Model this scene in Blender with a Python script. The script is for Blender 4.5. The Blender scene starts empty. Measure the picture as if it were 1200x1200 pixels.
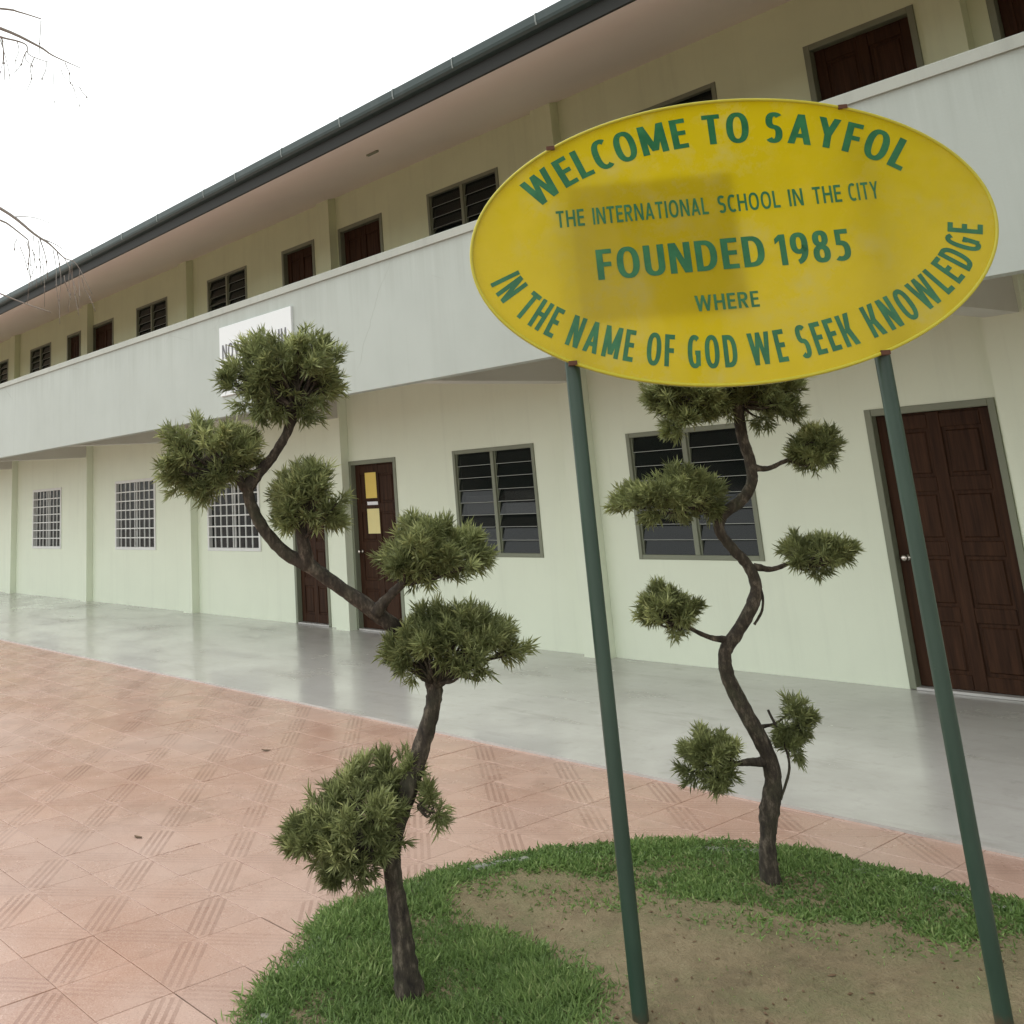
import bpy, math, random
import numpy as np
from mathutils import Vector, Matrix
random.seed(7); rng = np.random.default_rng(7)
sc = bpy.context.scene
COL = sc.collection
# ------------------------------------------------------------------ camera
F_PX, PX, PY = 1217.687, 430.718, 286.444          # solved from the facade, for a 1200 px frame
YAW, PITCH, ROLL, EYE = -0.9025, 0.2334, 0.0606, 1.7375
_f = Vector((math.sin(YAW)*math.cos(PITCH), math.cos(YAW)*math.cos(PITCH), math.sin(PITCH)))
_r = Vector((math.cos(YAW), -math.sin(YAW), 0)); _u = _r.cross(_f)
CR = _r*math.cos(ROLL) - _u*math.sin(ROLL); CU = _u*math.cos(ROLL) + _r*math.sin(ROLL); CF = _f
CP = Vector((0, 0, EYE))
cd = bpy.data.cameras.new('camera'); cam = bpy.data.objects.new('camera', cd); COL.objects.link(cam)
cd.sensor_width = 36; cd.lens = F_PX/1200*36; cd.shift_x = (600-PX)/1200; cd.shift_y = (PY-600)/1200
cd.clip_start = .05; cd.clip_end = 2000
cam.matrix_world = Matrix(((CR.x, CU.x, -CF.x, 0), (CR.y, CU.y, -CF.y, 0), (CR.z, CU.z, -CF.z, EYE), (0, 0, 0, 1)))
sc.camera = cam
cy_ = sc.cycles; cy_.max_bounces = 8; cy_.diffuse_bounces = 5; cy_.glossy_bounces = 3; cy_.transmission_bounces = 3; cy_.transparent_max_bounces = 8
# ------------------------------------------------------------------ sky, sun, exposure (bright overcast)
SUN_EL, SUN_AZ = math.radians(70), math.radians(235)
wd = bpy.data.worlds.new('World'); sc.world = wd; wd.use_nodes = True
nt = wd.node_tree; nt.nodes.clear()
sky = nt.nodes.new('ShaderNodeTexSky'); sky.sky_type = 'NISHITA'; sky.sun_disc = False
sky.sun_elevation = SUN_EL; sky.sun_rotation = SUN_AZ; sky.dust_density = 4; sky.air_density = 1
hs = nt.nodes.new('ShaderNodeHueSaturation'); hs.inputs['Saturation'].default_value = .25; hs.inputs['Value'].default_value = .10
nt.links.new(sky.outputs[0], hs.inputs['Color'])
tc = nt.nodes.new('ShaderNodeTexCoord'); nz = nt.nodes.new('ShaderNodeTexNoise'); nz.inputs['Scale'].default_value = 2.2; nz.inputs['Detail'].default_value = 5
nt.links.new(tc.outputs['Generated'], nz.inputs['Vector'])
cr = nt.nodes.new('ShaderNodeValToRGB'); cr.color_ramp.elements[0].color = (1.20, 1.25, 1.24, 1); cr.color_ramp.elements[1].color = (1.37, 1.42, 1.41, 1)
cr.color_ramp.elements[0].position = .3; cr.color_ramp.elements[1].position = .7
nt.links.new(nz.outputs[0], cr.inputs[0])
mx = nt.nodes.new('ShaderNodeMix'); mx.data_type = 'RGBA'; mx.inputs[0].default_value = .88
nt.links.new(hs.outputs[0], mx.inputs[6]); nt.links.new(cr.outputs[0], mx.inputs[7])
bg = nt.nodes.new('ShaderNodeBackground'); bg.inputs['Strength'].default_value = 1.0
nt.links.new(mx.outputs[2], bg.inputs[0])
wo = nt.nodes.new('ShaderNodeOutputWorld'); nt.links.new(bg.outputs[0], wo.inputs[0])
sl = bpy.data.lights.new('sun', 'SUN'); sun = bpy.data.objects.new('sun', sl); COL.objects.link(sun)
sl.energy = .5; sl.angle = math.radians(50); sl.color = (1, .97, .92)
_sd = Vector((math.sin(SUN_AZ)*math.cos(SUN_EL), math.cos(SUN_AZ)*math.cos(SUN_EL), math.sin(SUN_EL)))
sun.rotation_euler = (-_sd).to_track_quat('-Z', 'Y').to_euler(); sun.location = (0, -5, 20)
vs = sc.view_settings; vs.view_transform = 'Standard'; vs.look = 'None'; vs.exposure = .50; vs.gamma = 1
# ------------------------------------------------------------------ helpers
def ray(x, y): return CF + CR*((x-PX)/F_PX) - CU*((y-PY)/F_PX)
def on_z(x, y, z): d = ray(x, y); return CP + d*((z-EYE)/d.z)
def on_y(x, y, Y): d = ray(x, y); return CP + d*(Y/d.y)
HF = Vector((math.sin(YAW), math.cos(YAW), 0))
def on_depth(x, y, dep): d = ray(x, y); return CP + d*(dep/d.dot(HF))      # vertical plane facing the camera, dep metres away
def px_at(dep): return F_PX/dep
def scale_at(P): return F_PX/(P-CP).dot(CF)

class MB:
    def __init__(s): s.v = []; s.f = []; s.m = []; s.a = []
    def quad(s, a, b, c, d, m=0):
        n = len(s.v); s.v += [tuple(a), tuple(b), tuple(c), tuple(d)]; s.f.append((n, n+1, n+2, n+3)); s.m.append(m)
    def poly(s, pts, m=0):
        n = len(s.v); s.v += [tuple(p) for p in pts]; s.f.append(tuple(range(n, n+len(pts)))); s.m.append(m)
    def box(s, x0, x1, y0, y1, z0, z1, m=0):
        n = len(s.v)
        s.v += [(x0,y0,z0),(x1,y0,z0),(x1,y1,z0),(x0,y1,z0),(x0,y0,z1),(x1,y0,z1),(x1,y1,z1),(x0,y1,z1)]
        for f in ((0,3,2,1),(4,5,6,7),(0,1,5,4),(1,2,6,5),(2,3,7,6),(3,0,4,7)):
            s.f.append(tuple(n+i for i in f)); s.m.append(m)
    def bbox(s, x0, x1, y0, y1, z0, z1, b=.006, m=0):
        # box with chamfered edges on its -y (outer) face
        n = len(s.v)
        s.v += [(x0,y0+b,z0),(x1,y0+b,z0),(x1,y1,z0),(x0,y1,z0),(x0,y0+b,z1),(x1,y0+b,z1),(x1,y1,z1),(x0,y1,z1),
                (x0+b,y0,z0+b),(x1-b,y0,z0+b),(x1-b,y0,z1-b),(x0+b,y0,z1-b)]
        for f in ((0,3,2,1),(4,5,6,7),(1,2,6,5),(2,3,7,6),(3,0,4,7),(8,9,10,11),(0,1,9,8),(1,5,10,9),(5,4,11,10),(4,0,8,11)):
            s.f.append(tuple(n+i for i in f)); s.m.append(m)
    def tube(s, pts, rad, sides=8, caps=True, m=0, wob=0, seed=0):
        r_ = random.Random(seed); n0 = len(s.v); N = len(pts); prev = None
        for i, p in enumerate(pts):
            p = Vector(p); t = Vector(pts[min(i+1, N-1)]) - Vector(pts[max(i-1, 0)])
            if t.length < 1e-9: t = Vector((0,0,1))
            t.normalize()
            if prev is None:
                a = t.cross(Vector((0,0,1)))
                if a.length < .05: a = t.cross(Vector((0,1,0)))
            else: a = prev - t*prev.dot(t)
            a.normalize(); prev = a; b = t.cross(a)
            for k in range(sides):
                w = 2*math.pi*k/sides; r = rad[i]*(1 + (r_.uniform(-wob, wob) if wob else 0))
                s.v.append(tuple(p + a*(math.cos(w)*r) + b*(math.sin(w)*r)))
        for i in range(N-1):
            for k in range(sides):
                k2 = (k+1) % sides
                s.f.append((n0+i*sides+k, n0+i*sides+k2, n0+(i+1)*sides+k2, n0+(i+1)*sides+k)); s.m.append(m)
        if caps:
            s.f.append(tuple(n0+k for k in range(sides))[::-1]); s.m.append(m)
            s.f.append(tuple(n0+(N-1)*sides+k for k in range(sides))); s.m.append(m)
    def mesh(s, name, mats, smooth=False):
        me = bpy.data.meshes.new(name); me.from_pydata(s.v, [], s.f)
        for mt in (mats if isinstance(mats, (list, tuple)) else [mats]): me.materials.append(mt)
        if any(s.m): me.polygons.foreach_set('material_index', s.m)
        if smooth: me.polygons.foreach_set('use_smooth', [True]*len(s.f))
        me.update(); return me
    def build(s, name, mats, parent=None, smooth=False):
        return link(name, s.mesh(name, mats, smooth), parent)
def link(name, data, parent=None):
    o = bpy.data.objects.new(name, data); COL.objects.link(o)
    if parent: o.parent = parent
    return o
def empty(name, loc=(0,0,0)):
    o = bpy.data.objects.new(name, None); COL.objects.link(o); o.location = loc; o.empty_display_size = .2; return o
def tag(o, label=None, cat=None, group=None, kind=None):
    if label: o['label'] = label
    if cat: o['category'] = cat
    if group: o['group'] = group
    if kind: o['kind'] = kind
    return o
def keep_world(o, parent):            # children of an Empty that is not at the origin keep their world coordinates
    o.parent = parent; o.matrix_parent_inverse = Matrix.Translation(-Vector(parent.location)); return o
def catmull(P, n=6):
    P = [Vector(p) for p in P]; out = []
    Q = [P[0]*2-P[1]] + P + [P[-1]*2-P[-2]]
    for i in range(1, len(Q)-2):
        for k in range(n):
            t = k/n; a, b, c, d = Q[i-1], Q[i], Q[i+1], Q[i+2]
            out.append(.5*((2*b) + (c-a)*t + (2*a-5*b+4*c-d)*t*t + (-a+3*b-3*c+d)*t**3))
    out.append(P[-1]); return out
def lerp_list(L, n):                  # radii matched to catmull()
    out = []
    for i in range(len(L)-1):
        for k in range(n): out.append(L[i] + (L[i+1]-L[i])*k/n)
    return out + [L[-1]]
def in_poly(x, y, P):
    c = False; j = len(P)-1
    for i in range(len(P)):
        if (P[i][1] > y) != (P[j][1] > y) and x < (P[j][0]-P[i][0])*(y-P[i][1])/(P[j][1]-P[i][1]) + P[i][0]: c = not c
        j = i
    return c
# ------------------------------------------------------------------ materials
class N:
    def __init__(s, name):
        s.m = bpy.data.materials.new(name); s.m.use_nodes = True; s.t = s.m.node_tree
        s.b = s.t.nodes['Principled BSDF']; s.geo = None
    def new(s, k, **kw):
        n = s.t.nodes.new(k)
        for a, v in kw.items(): setattr(n, a, v)
        return n
    def l(s, a, b): s.t.links.new(a, b)
    def pos(s):
        if not s.geo: s.geo = s.new('ShaderNodeNewGeometry')
        return s.geo.outputs['Position']
    def obj(s): return s.new('ShaderNodeTexCoord').outputs['Object']
    def scaled(s, vec, sx, sy, sz, off=(0,0,0)):
        m = s.new('ShaderNodeMapping'); m.inputs['Scale'].default_value = (sx, sy, sz); m.inputs['Location'].default_value = off
        s.l(vec, m.inputs['Vector']); return m.outputs[0]
    def noise(s, vec, scale, detail=4, rough=.55):
        n = s.new('ShaderNodeTexNoise'); n.inputs['Scale'].default_value = scale; n.inputs['Detail'].default_value = detail; n.inputs['Roughness'].default_value = rough
        s.l(vec, n.inputs['Vector']); return n.outputs[0]
    def voro(s, vec, scale, feature='F1'):
        n = s.new('ShaderNodeTexVoronoi'); n.feature = feature; n.inputs['Scale'].default_value = scale; s.l(vec, n.inputs['Vector']); return n.outputs['Distance']
    def math(s, op, a, b=None, c=None):
        n = s.new('ShaderNodeMath', operation=op)
        for i, v in enumerate((a, b, c)):
            if v is None: continue
            if isinstance(v, (int, float)): n.inputs[i].default_value = v
            else: s.l(v, n.inputs[i])
        return n.outputs[0]
    def ramp(s, fac, *st):
        n = s.new('ShaderNodeValToRGB'); e = n.color_ramp.elements
        while len(e) < len(st): e.new(.5)
        for i, (p, c) in enumerate(st):
            e[i].position = p; e[i].color = (*c, 1) if isinstance(c, tuple) else (c, c, c, 1)
        s.l(fac, n.inputs[0]); return n.outputs[0]
    def mix(s, fac, a, b, mode='MIX'):
        n = s.new('ShaderNodeMix', data_type='RGBA', blend_type=mode)
        for i, v in ((0, fac), (6, a), (7, b)):
            if isinstance(v, (int, float)): n.inputs[i].default_value = v
            elif isinstance(v, tuple): n.inputs[i].default_value = (*v, 1)
            else: s.l(v, n.inputs[i])
        return n.outputs[2]
    def color(s, v):
        if isinstance(v, tuple): s.b.inputs['Base Color'].default_value = (*v, 1)
        else: s.l(v, s.b.inputs['Base Color'])
    def rough(s, v):
        if isinstance(v, (int, float)): s.b.inputs['Roughness'].default_value = v
        else: s.l(v, s.b.inputs['Roughness'])
    def bump(s, h, strength=.3, dist=.01):
        n = s.new('ShaderNodeBump'); n.inputs['Strength'].default_value = strength; n.inputs['Distance'].default_value = dist
        s.l(h, n.inputs['Height']); s.l(n.outputs[0], s.b.inputs['Normal'])
def m_paint(name, col, dirt=.25, rough=.6, scale=1.5, streak=True, dirtcol=None, bump=.15, drip=None, splash=None):
    n = N(name); p = n.pos()
    a = n.noise(p, scale, 6, .6); c = n.mix(n.ramp(a, (.35, 0.), (.75, 1.)), col, tuple(x*(1-dirt*.35) for x in col))
    if streak:
        s = n.noise(n.scaled(p, 6, 6, .35), 1.2, 5, .65)
        f = n.math('MULTIPLY', n.ramp(s, (.52, 0.), (.8, 1.)), dirt)
        c = n.mix(f, c, dirtcol or tuple(x*.55 for x in col))
    if drip or splash:
        sp = n.new('ShaderNodeSeparateXYZ'); n.l(p, sp.inputs[0])
        dc = dirtcol or tuple(x*.55 for x in col)
        if drip:       # rain runs below a ledge, each of its own length
            ln = n.noise(n.scaled(p, 9, 1, .02), 1.0, 5, .7); d = n.math('SUBTRACT', drip, sp.outputs[2])
            f = n.math('MULTIPLY', n.ramp(n.math('SUBTRACT', n.math('MULTIPLY', ln, 1.5), d), (.42, 0.), (.85, 1.)), .27); c = n.mix(f, c, dc)
        if splash is not None:   # mud splashes at the foot
            f = n.ramp(n.math('SUBTRACT', n.math('MULTIPLY', n.noise(p, 7, 6, .7), .32), n.math('SUBTRACT', sp.outputs[2], splash)), (.04, 0.), (.22, .55)); c = n.mix(f, c, (.40, .37, .29))
        pt = n.ramp(n.noise(p, .45, 5, .6), (.50, 0.), (.62, .10)); c = n.mix(pt, c, dc)
        ck = n.voro(n.mix(.12, p, n.new('ShaderNodeTexNoise').outputs['Color']), .55, 'DISTANCE_TO_EDGE'); cf_ = n.math('MULTIPLY', n.math('LESS_THAN', ck, .0022), n.ramp(n.noise(p, .8, 3), (.52, 0.), (.6, .35))); c = n.mix(cf_, c, dc)
    n.color(c); n.rough(rough)
    n.bump(n.noise(p, 60, 4), bump, .004); return n.m
WALL = m_paint('cream_wall_paint', (.735, .785, .63), .14, .5, splash=0.)
WALL2 = m_paint('olive_cream_upper_paint', (.65, .69, .465), .2, .6)
PARA = m_paint('grey_white_parapet_paint', (.415, .455, .415), .2, .6, dirtcol=(.25, .265, .225), drip=3.92)
CAPM = m_paint('parapet_cap_paint', (.40, .42, .37), .4, .6)
COLM = m_paint('column_paint', (.72, .76, .58), .15, .55)
BEAM = m_paint('soffit_concrete_paint', (.58, .57, .52), .25, .7, streak=False)
SOFF = m_paint('pink_soffit_board', (.90, .79, .745), .12, .6, scale=.8, streak=False)
GUTT = m_paint('dark_green_gutter', (.022, .043, .040), .5, .5, dirtcol=(.06, .075, .07))
FASC = m_paint('dark_fascia_board', (.010, .012, .009), .5, .7)
JOINT = m_paint('gutter_joint_grey', (.22, .25, .24), .3, .5, streak=False)
ROOF = m_paint('roof_sheet', (.10, .10, .10), .4, .5)
FRAME = m_paint('grey_green_frame', (.20, .215, .15), .3, .5, streak=False)
GRILL = m_paint('white_grille_paint', (.72, .73, .70), .3, .5, streak=False)
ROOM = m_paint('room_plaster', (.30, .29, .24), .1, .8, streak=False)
def m_wood():
    n = N('dark_brown_door_wood'); p = n.pos()
    g = n.noise(n.scaled(p, 14, 14, .9), 2.5, 6, .6)
    n.color(n.ramp(g, (.3, (.024, .011, .006)), (.7, (.060, .027, .014)))); n.rough(.6); n.b.inputs['Specular IOR Level'].default_value = .12; n.bump(g, .15, .003); return n.m
WOOD = m_wood()
def m_glass():
    n = N('dark_louvre_glass'); n.color((.014, .018, .017)); n.rough(.08); n.b.inputs['Specular IOR Level'].default_value = .35; n.b.inputs['Alpha'].default_value = .66; return n.m
GLASS = m_glass()
def m_pane():
    n = N('dark_window_pane'); n.color((.012, .014, .013)); n.rough(.25); n.b.inputs['Specular IOR Level'].default_value = .2; n.b.inputs['Alpha'].default_value = .8; return n.m
PANE = m_pane()
EDGE = m_paint('louvre_edge', (.36, .38, .34), .2, .4, streak=False)
def m_metal():
    n = N('steel_knob'); n.color((.55, .5, .45)); n.b.inputs['Metallic'].default_value = 1; n.rough(.25); return n.m
STEEL = m_metal()
RUST = m_paint('rusty_bracket', (.10, .04, .02), .5, .8, scale=20, streak=False)
def m_paper(name, col):
    n = N(name); p = n.pos(); ln = n.math('FRACT', n.math('MULTIPLY', n.new('ShaderNodeSeparateXYZ').outputs[2], 1)); n.color(col); n.rough(.7); return n.m
PAPER_Y = m_paint('yellow_paper', (.75, .55, .12), .15, .6, scale=9, streak=False)
PAPER_P = m_paint('pale_yellow_paper', (.75, .66, .30), .15, .6, scale=9, streak=False)
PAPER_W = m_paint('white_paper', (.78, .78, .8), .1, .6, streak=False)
BANNER = m_paint('white_banner_vinyl', (.70, .73, .73), .06, .45, streak=False)
INK = m_paint('grey_ink', (.12, .12, .13), .1, .5, streak=False)
def m_concrete():
    n = N('wet_concrete_floor'); p = n.pos()
    a = n.noise(p, .9, 8, .68); b = n.noise(p, 7, 7, .7); st = n.noise(n.scaled(p, .55, 2.2, 1), 1.3, 8, .7)
    c = n.mix(n.ramp(a, (.35, 0.), (.7, 1.)), (.54, .525, .50), (.40, .385, .36))
    c = n.mix(n.math('MULTIPLY', n.ramp(st, (.55, 0.), (.72, 1.)), .45), c, (.25, .235, .20))
    c = n.mix(n.math('MULTIPLY', n.ramp(b, (.55, 0.), (.8, 1.)), .35), c, (.22, .21, .185))
    cr_ = n.voro(n.scaled(p, 1, 1, 1), .9, 'DISTANCE_TO_EDGE')
    n.color(c); n.rough(n.ramp(n.math('ADD', n.math('MULTIPLY', a, .6), n.math('MULTIPLY', st, .4)), (.36, .05), (.62, .30)))
    n.bump(n.math('ADD', n.noise(p, 3, 3), n.math('MULTIPLY', b, .2)), .06, .02); return n.m
CONC = m_concrete()
TX, TY, TX0, TY0 = .3650, .3020, -4.334, 2.311      # tile pitch and lattice origin
def m_tile():
    n = N('red_paving_tile'); p = n.pos()
    sp = n.new('ShaderNodeSeparateXYZ'); n.l(p, sp.inputs[0])
    fx = n.math('DIVIDE', n.math('SUBTRACT', sp.outputs[0], TX0), TX); fy = n.math('DIVIDE', n.math('SUBTRACT', sp.outputs[1], TY0), TY)
    u, v = n.math('FRACT', fx), n.math('FRACT', fy)
    d1 = n.math('SUBTRACT', n.math('ADD', u, v), 1)           # runs along the (+x,-y) diagonal
    d2 = n.math('SUBTRACT', u, v)
    a1, a2 = n.math('ABSOLUTE', d1), n.math('ABSOLUTE', d2)
    def stripes(d, a, o):
        s = n.math('GREATER_THAN', n.math('SINE', n.math('MULTIPLY', d, 2*math.pi/.1450)), .0)
        band = n.math('LESS_THAN', a, .29); far = n.math('LESS_THAN', o, .84)
        return n.math('MULTIPLY', n.math('MULTIPLY', s, band), far)
    par = n.math('ABSOLUTE', n.math('MODULO', n.math('ADD', n.math('FLOOR', fx), n.math('FLOOR', fy)), 2)); odd = n.math('GREATER_THAN', par, .5)
    s1, s2 = n.math('MULTIPLY', stripes(d1, a1, a2), odd), n.math('MULTIPLY', stripes(d2, a2, a1), n.math('SUBTRACT', 1, odd))
    rr = n.math('SQRT', n.math('ADD', n.math('POWER', n.math('SUBTRACT', u, .5), 2), n.math('POWER', n.math('SUBTRACT', v, .5), 2)))
    ring = n.math('LESS_THAN', n.math('ABSOLUTE', n.math('SUBTRACT', rr, .40)), .012)
    cell = n.new('ShaderNodeCombineXYZ'); n.l(n.math('FLOOR', fx), cell.inputs[0]); n.l(n.math('FLOOR', fy), cell.inputs[1])
    wn = n.new('ShaderNodeTexWhiteNoise'); n.l(cell.outputs[0], wn.inputs['Vector'])
    big = n.noise(p, .55, 6, .6); fine = n.noise(p, 42, 6, .75); mid = n.noise(p, 4, 5, .6)
    c = n.ramp(n.math('ADD', n.math('MULTIPLY', wn.outputs[0], .45), n.math('MULTIPLY', mid, .55)), (.25, (.40, .220, .155)), (.75, (.50, .300, .222)))
    c = n.mix(n.math('MULTIPLY', n.ramp(fine, (.35, 0.), (.75, 1.)), .4), c, (.54, .36, .285))
    c = n.mix(n.math('MULTIPLY', n.ramp(big, (.34, 0.), (.70, 1.)), .55), c, (.53, .42, .375))
    spk = n.noise(p, 150, 3, .8); c = n.mix(n.ramp(spk, (.56, 0.), (.66, .55)), c, (.66, .50, .42)); c = n.mix(n.ramp(spk, (.34, .5), (.44, 0.)), c, (.22, .10, .065))
    grime = n.noise(p, 1.4, 8, .75); c = n.mix(n.ramp(grime, (.54, 0.), (.66, .35)), c, (.27, .17, .125))
    wear = n.ramp(n.noise(p, 2.3, 4, .6), (.35, .35), (.65, 1.))
    c = n.mix(n.math('MULTIPLY', n.math('MULTIPLY', s1, .42), wear), c, (.17, .075, .05))
    c = n.mix(n.math('MULTIPLY', n.math('MULTIPLY', s2, .24), wear), c, (.20, .095, .07))
    c = n.mix(n.math('MULTIPLY', n.math('MULTIPLY', ring, .12), wear), c, (.58, .42, .34))
    n.color(c); n.rough(n.ramp(n.math('ADD', n.math('MULTIPLY', big, .6), n.math('MULTIPLY', mid, .4)), (.35, .17), (.65, .38)))
    h = n.math('SUBTRACT', n.math('MULTIPLY', fine, .25), n.math('ADD', s1, s2)); n.bump(h, .35, .004); return n.m
TILE = m_tile()
GROUT = m_paint('cream_grout', (.42, .285, .22), .5, .7, scale=5, streak=False)
def m_soil():
    n = N('bare_soil'); p = n.pos()
    a = n.noise(p, 2.2, 7, .65); b = n.noise(p, 14, 6, .7); f = n.noise(p, 90, 3, .6)
    c = n.ramp(n.math('ADD', n.math('MULTIPLY', a, .5), n.math('MULTIPLY', b, .5)), (.3, (.125, .092, .050)), (.5, (.225, .175, .098)), (.72, (.32, .26, .155)))
    g = n.ramp(n.noise(p, 2.6, 8, .75), (.46, 0.), (.64, 1.))
    c = n.mix(n.math('MULTIPLY', g, .5), c, (.15, .165, .07))
    c = n.mix(n.ramp(f, (.62, 0.), (.8, .6)), c, (.42, .33, .21))
    n.color(c); n.rough(.9); n.bump(n.math('ADD', n.math('MULTIPLY', b, .6), n.math('MULTIPLY', f, .4)), 1., .035); return n.m
SOIL = m_soil()
GROUND = m_paint('distant_ground', (.22, .17, .12), .4, .9, scale=.3, streak=False)
KERB = m_paint('mossy_kerb_concrete', (.24, .25, .20), .8, .85, scale=14, streak=False, bump=.6)
def m_leaf(name, lo, hi, rough=.45, trans=.25, tip=None):
    n = N(name)
    at = n.new('ShaderNodeAttribute', attribute_name='shade'); c = n.ramp(at.outputs['Fac'], (0., lo), (.6, hi), (1., tip or hi))
    n.color(c); n.rough(rough); n.b.inputs['Specular IOR Level'].default_value = .35
    tr = n.new('ShaderNodeBsdfTranslucent'); n.l(c, tr.inputs[0]); ms = n.new('ShaderNodeMixShader'); ms.inputs[0].default_value = trans
    out = n.t.nodes['Material Output']; n.l(n.b.outputs[0], ms.inputs[1]); n.l(tr.outputs[0], ms.inputs[2]); n.l(ms.outputs[0], out.inputs[0]); return n.m
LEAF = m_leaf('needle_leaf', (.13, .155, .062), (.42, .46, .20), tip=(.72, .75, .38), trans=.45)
GRASS = m_leaf('grass_blade', (.15, .24, .075), (.30, .43, .145), tip=(.50, .58, .26), trans=.4)
COVER = m_leaf('ground_cover_leaf', (.12, .205, .06), (.24, .36, .11), tip=(.41, .50, .20), trans=.35)
CROWN = m_leaf('broad_leaf', (.025, .05, .015), (.05, .10, .025))
DRY = m_paint('dry_leaf', (.14, .085, .045), .5, .8, scale=30, streak=False)
def m_bark():
    n = N('rough_bark'); p = n.pos(); a = n.noise(n.scaled(p, 1, 1, .45), 38, 6, .7); b = n.noise(p, 7, 5, .6)
    c = n.ramp(a, (.32, (.014, .010, .007)), (.52, (.050, .039, .027)), (.72, (.19, .155, .115)))
    c = n.mix(n.math('MULTIPLY', n.ramp(b, (.5, 0.), (.7, 1.)), .45), c, (.055, .062, .030))
    n.color(c); n.rough(.9); n.bump(a, .9, .012); return n.m
BARK = m_bark()
TWIG = m_paint('bare_twig_bark', (.24, .21, .185), .3, .9, scale=20, streak=False)
def m_pole():
    n = N('dark_green_pole_paint'); p = n.pos(); a = n.noise(p, 22, 6, .7); b = n.noise(n.scaled(p, 1, 1, .3), 9, 5, .6)
    c = n.mix(n.ramp(b, (.35, 0.), (.75, 1.)), (.020, .047, .031), (.033, .068, .046))
    c = n.mix(n.math('MULTIPLY', n.ramp(a, (.68, 0.), (.76, 1.)), .7), c, (.17, .20, .17))
    sp = n.new('ShaderNodeSeparateXYZ'); n.l(p, sp.inputs[0])
    rz = n.math('ADD', sp.outputs[2], n.math('MULTIPLY', a, .12)); rf = n.ramp(rz, (.02, 1.), (.07, 0.))
    c = n.mix(n.math('MULTIPLY', rf, .85), c, (.085, .045, .025)); n.color(c); n.rough(.42); n.bump(a, .2, .002); return n.m
POLE = m_pole()
def m_sign():
    n = N('yellow_acrylic_board'); p = n.pos()
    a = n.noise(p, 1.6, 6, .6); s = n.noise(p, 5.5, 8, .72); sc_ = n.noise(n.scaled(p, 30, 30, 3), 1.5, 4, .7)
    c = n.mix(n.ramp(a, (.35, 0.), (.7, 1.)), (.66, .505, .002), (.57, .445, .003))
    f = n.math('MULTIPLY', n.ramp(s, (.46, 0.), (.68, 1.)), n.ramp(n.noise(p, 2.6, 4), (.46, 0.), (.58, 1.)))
    c = n.mix(n.math('MULTIPLY', f, .5), c, (.56, .50, .19))  # pale blotches painted into the yellow for glare reflected on the board
    n.color(c); n.rough(n.ramp(s, (.4, .22), (.7, .4))); n.b.inputs['Coat Weight'].default_value = .3; n.b.inputs['Coat Roughness'].default_value = .04; n.b.inputs['Specular IOR Level'].default_value = .3
    tr = n.new('ShaderNodeBsdfTranslucent'); n.l(c, tr.inputs[0]); ms = n.new('ShaderNodeMixShader'); ms.inputs[0].default_value = .42
    n.l(n.b.outputs[0], ms.inputs[1]); n.l(tr.outputs[0], ms.inputs[2]); n.l(ms.outputs[0], n.t.nodes['Material Output'].inputs[0]); return n.m
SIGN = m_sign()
RIM = m_paint('yellow_rim', (.50, .45, .03), .2, .35, streak=False)
def m_letter():
    n = N('green_vinyl_letter'); p = n.pos(); a = n.noise(p, 14, 6, .7)
    n.color(n.ramp(a, (.4, (.006, .110, .034)), (.72, (.025, .175, .06)))); n.rough(.3); return n.m
LETTER = m_letter()
# ------------------------------------------------------------------ the setting: ground, paving, corridor floor
W, DC, DP, ZB = 8.546, 3.190, 2.2927, -.015          # wall plane, corridor depth, parapet overhang, paving level
YC = W-DC
g = MB(); g.quad((-600,-600,-.12), (600,-600,-.12), (600,600,-.12), (-600,600,-.12)); tag(g.build('ground', GROUND), kind='structure')
def tile_geo(hx, hy, zt=0., b=.0014, h=.03):
    m = MB(); m.v = [(-hx,-hy,zt-b),(hx,-hy,zt-b),(hx,hy,zt-b),(-hx,hy,zt-b),(-hx+b,-hy+b,zt),(hx-b,-hy+b,zt),(hx-b,hy-b,zt),(-hx+b,hy-b,zt),
                     (-hx,-hy,zt-h),(hx,-hy,zt-h),(hx,hy,zt-h),(-hx,hy,zt-h)]
    m.f = [(4,5,6,7),(0,1,5,4),(1,2,6,5),(2,3,7,6),(3,0,4,7),(8,9,1,0),(9,10,2,1),(10,11,3,2),(11,8,0,3)]; m.m = [0]*9; return m
# planting bed outline: kerb seen along the paving, closed behind the frame
bed_px = [(285,1240),(303,1185),(340,1130),(390,1076),(440,1049),(490,1031),(560,1010),(640,998),(750,989),(850,989),(950,1001),(1050,1023),(1130,1043),(1200,1062),(1290,1088)]
bed = [on_z(x, y, 0.0) for x, y in bed_px]
bed = [Vector((p.x, p.y, 0)) for p in bed] + [Vector(q) for q in ((-1.1,4.35,0),(-.55,3.75,0),(-.45,3.0,0),(-.8,2.3,0),(-1.5,1.75,0),(-2.3,1.5,0),(-3.0,1.5,0))]
_cl = catmull(bed+[bed[0]], 8)[:-1]
BED = [(p.x, p.y) for p in _cl]
gap = .0028
gm = tile_geo(TX/2-gap/2, TY/2-gap/2); tme = gm.mesh('tile', TILE)
def bed_depth(x, y):      # how far inside the kerb line a point lies (negative outside)
    d = min(((x-a[0])**2+(y-a[1])**2) for a in BED)**.5
    return d if in_poly(x, y, BED) else -d
cand = []; partial = []; pv = MB(); zg = ZB-.005
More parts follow.
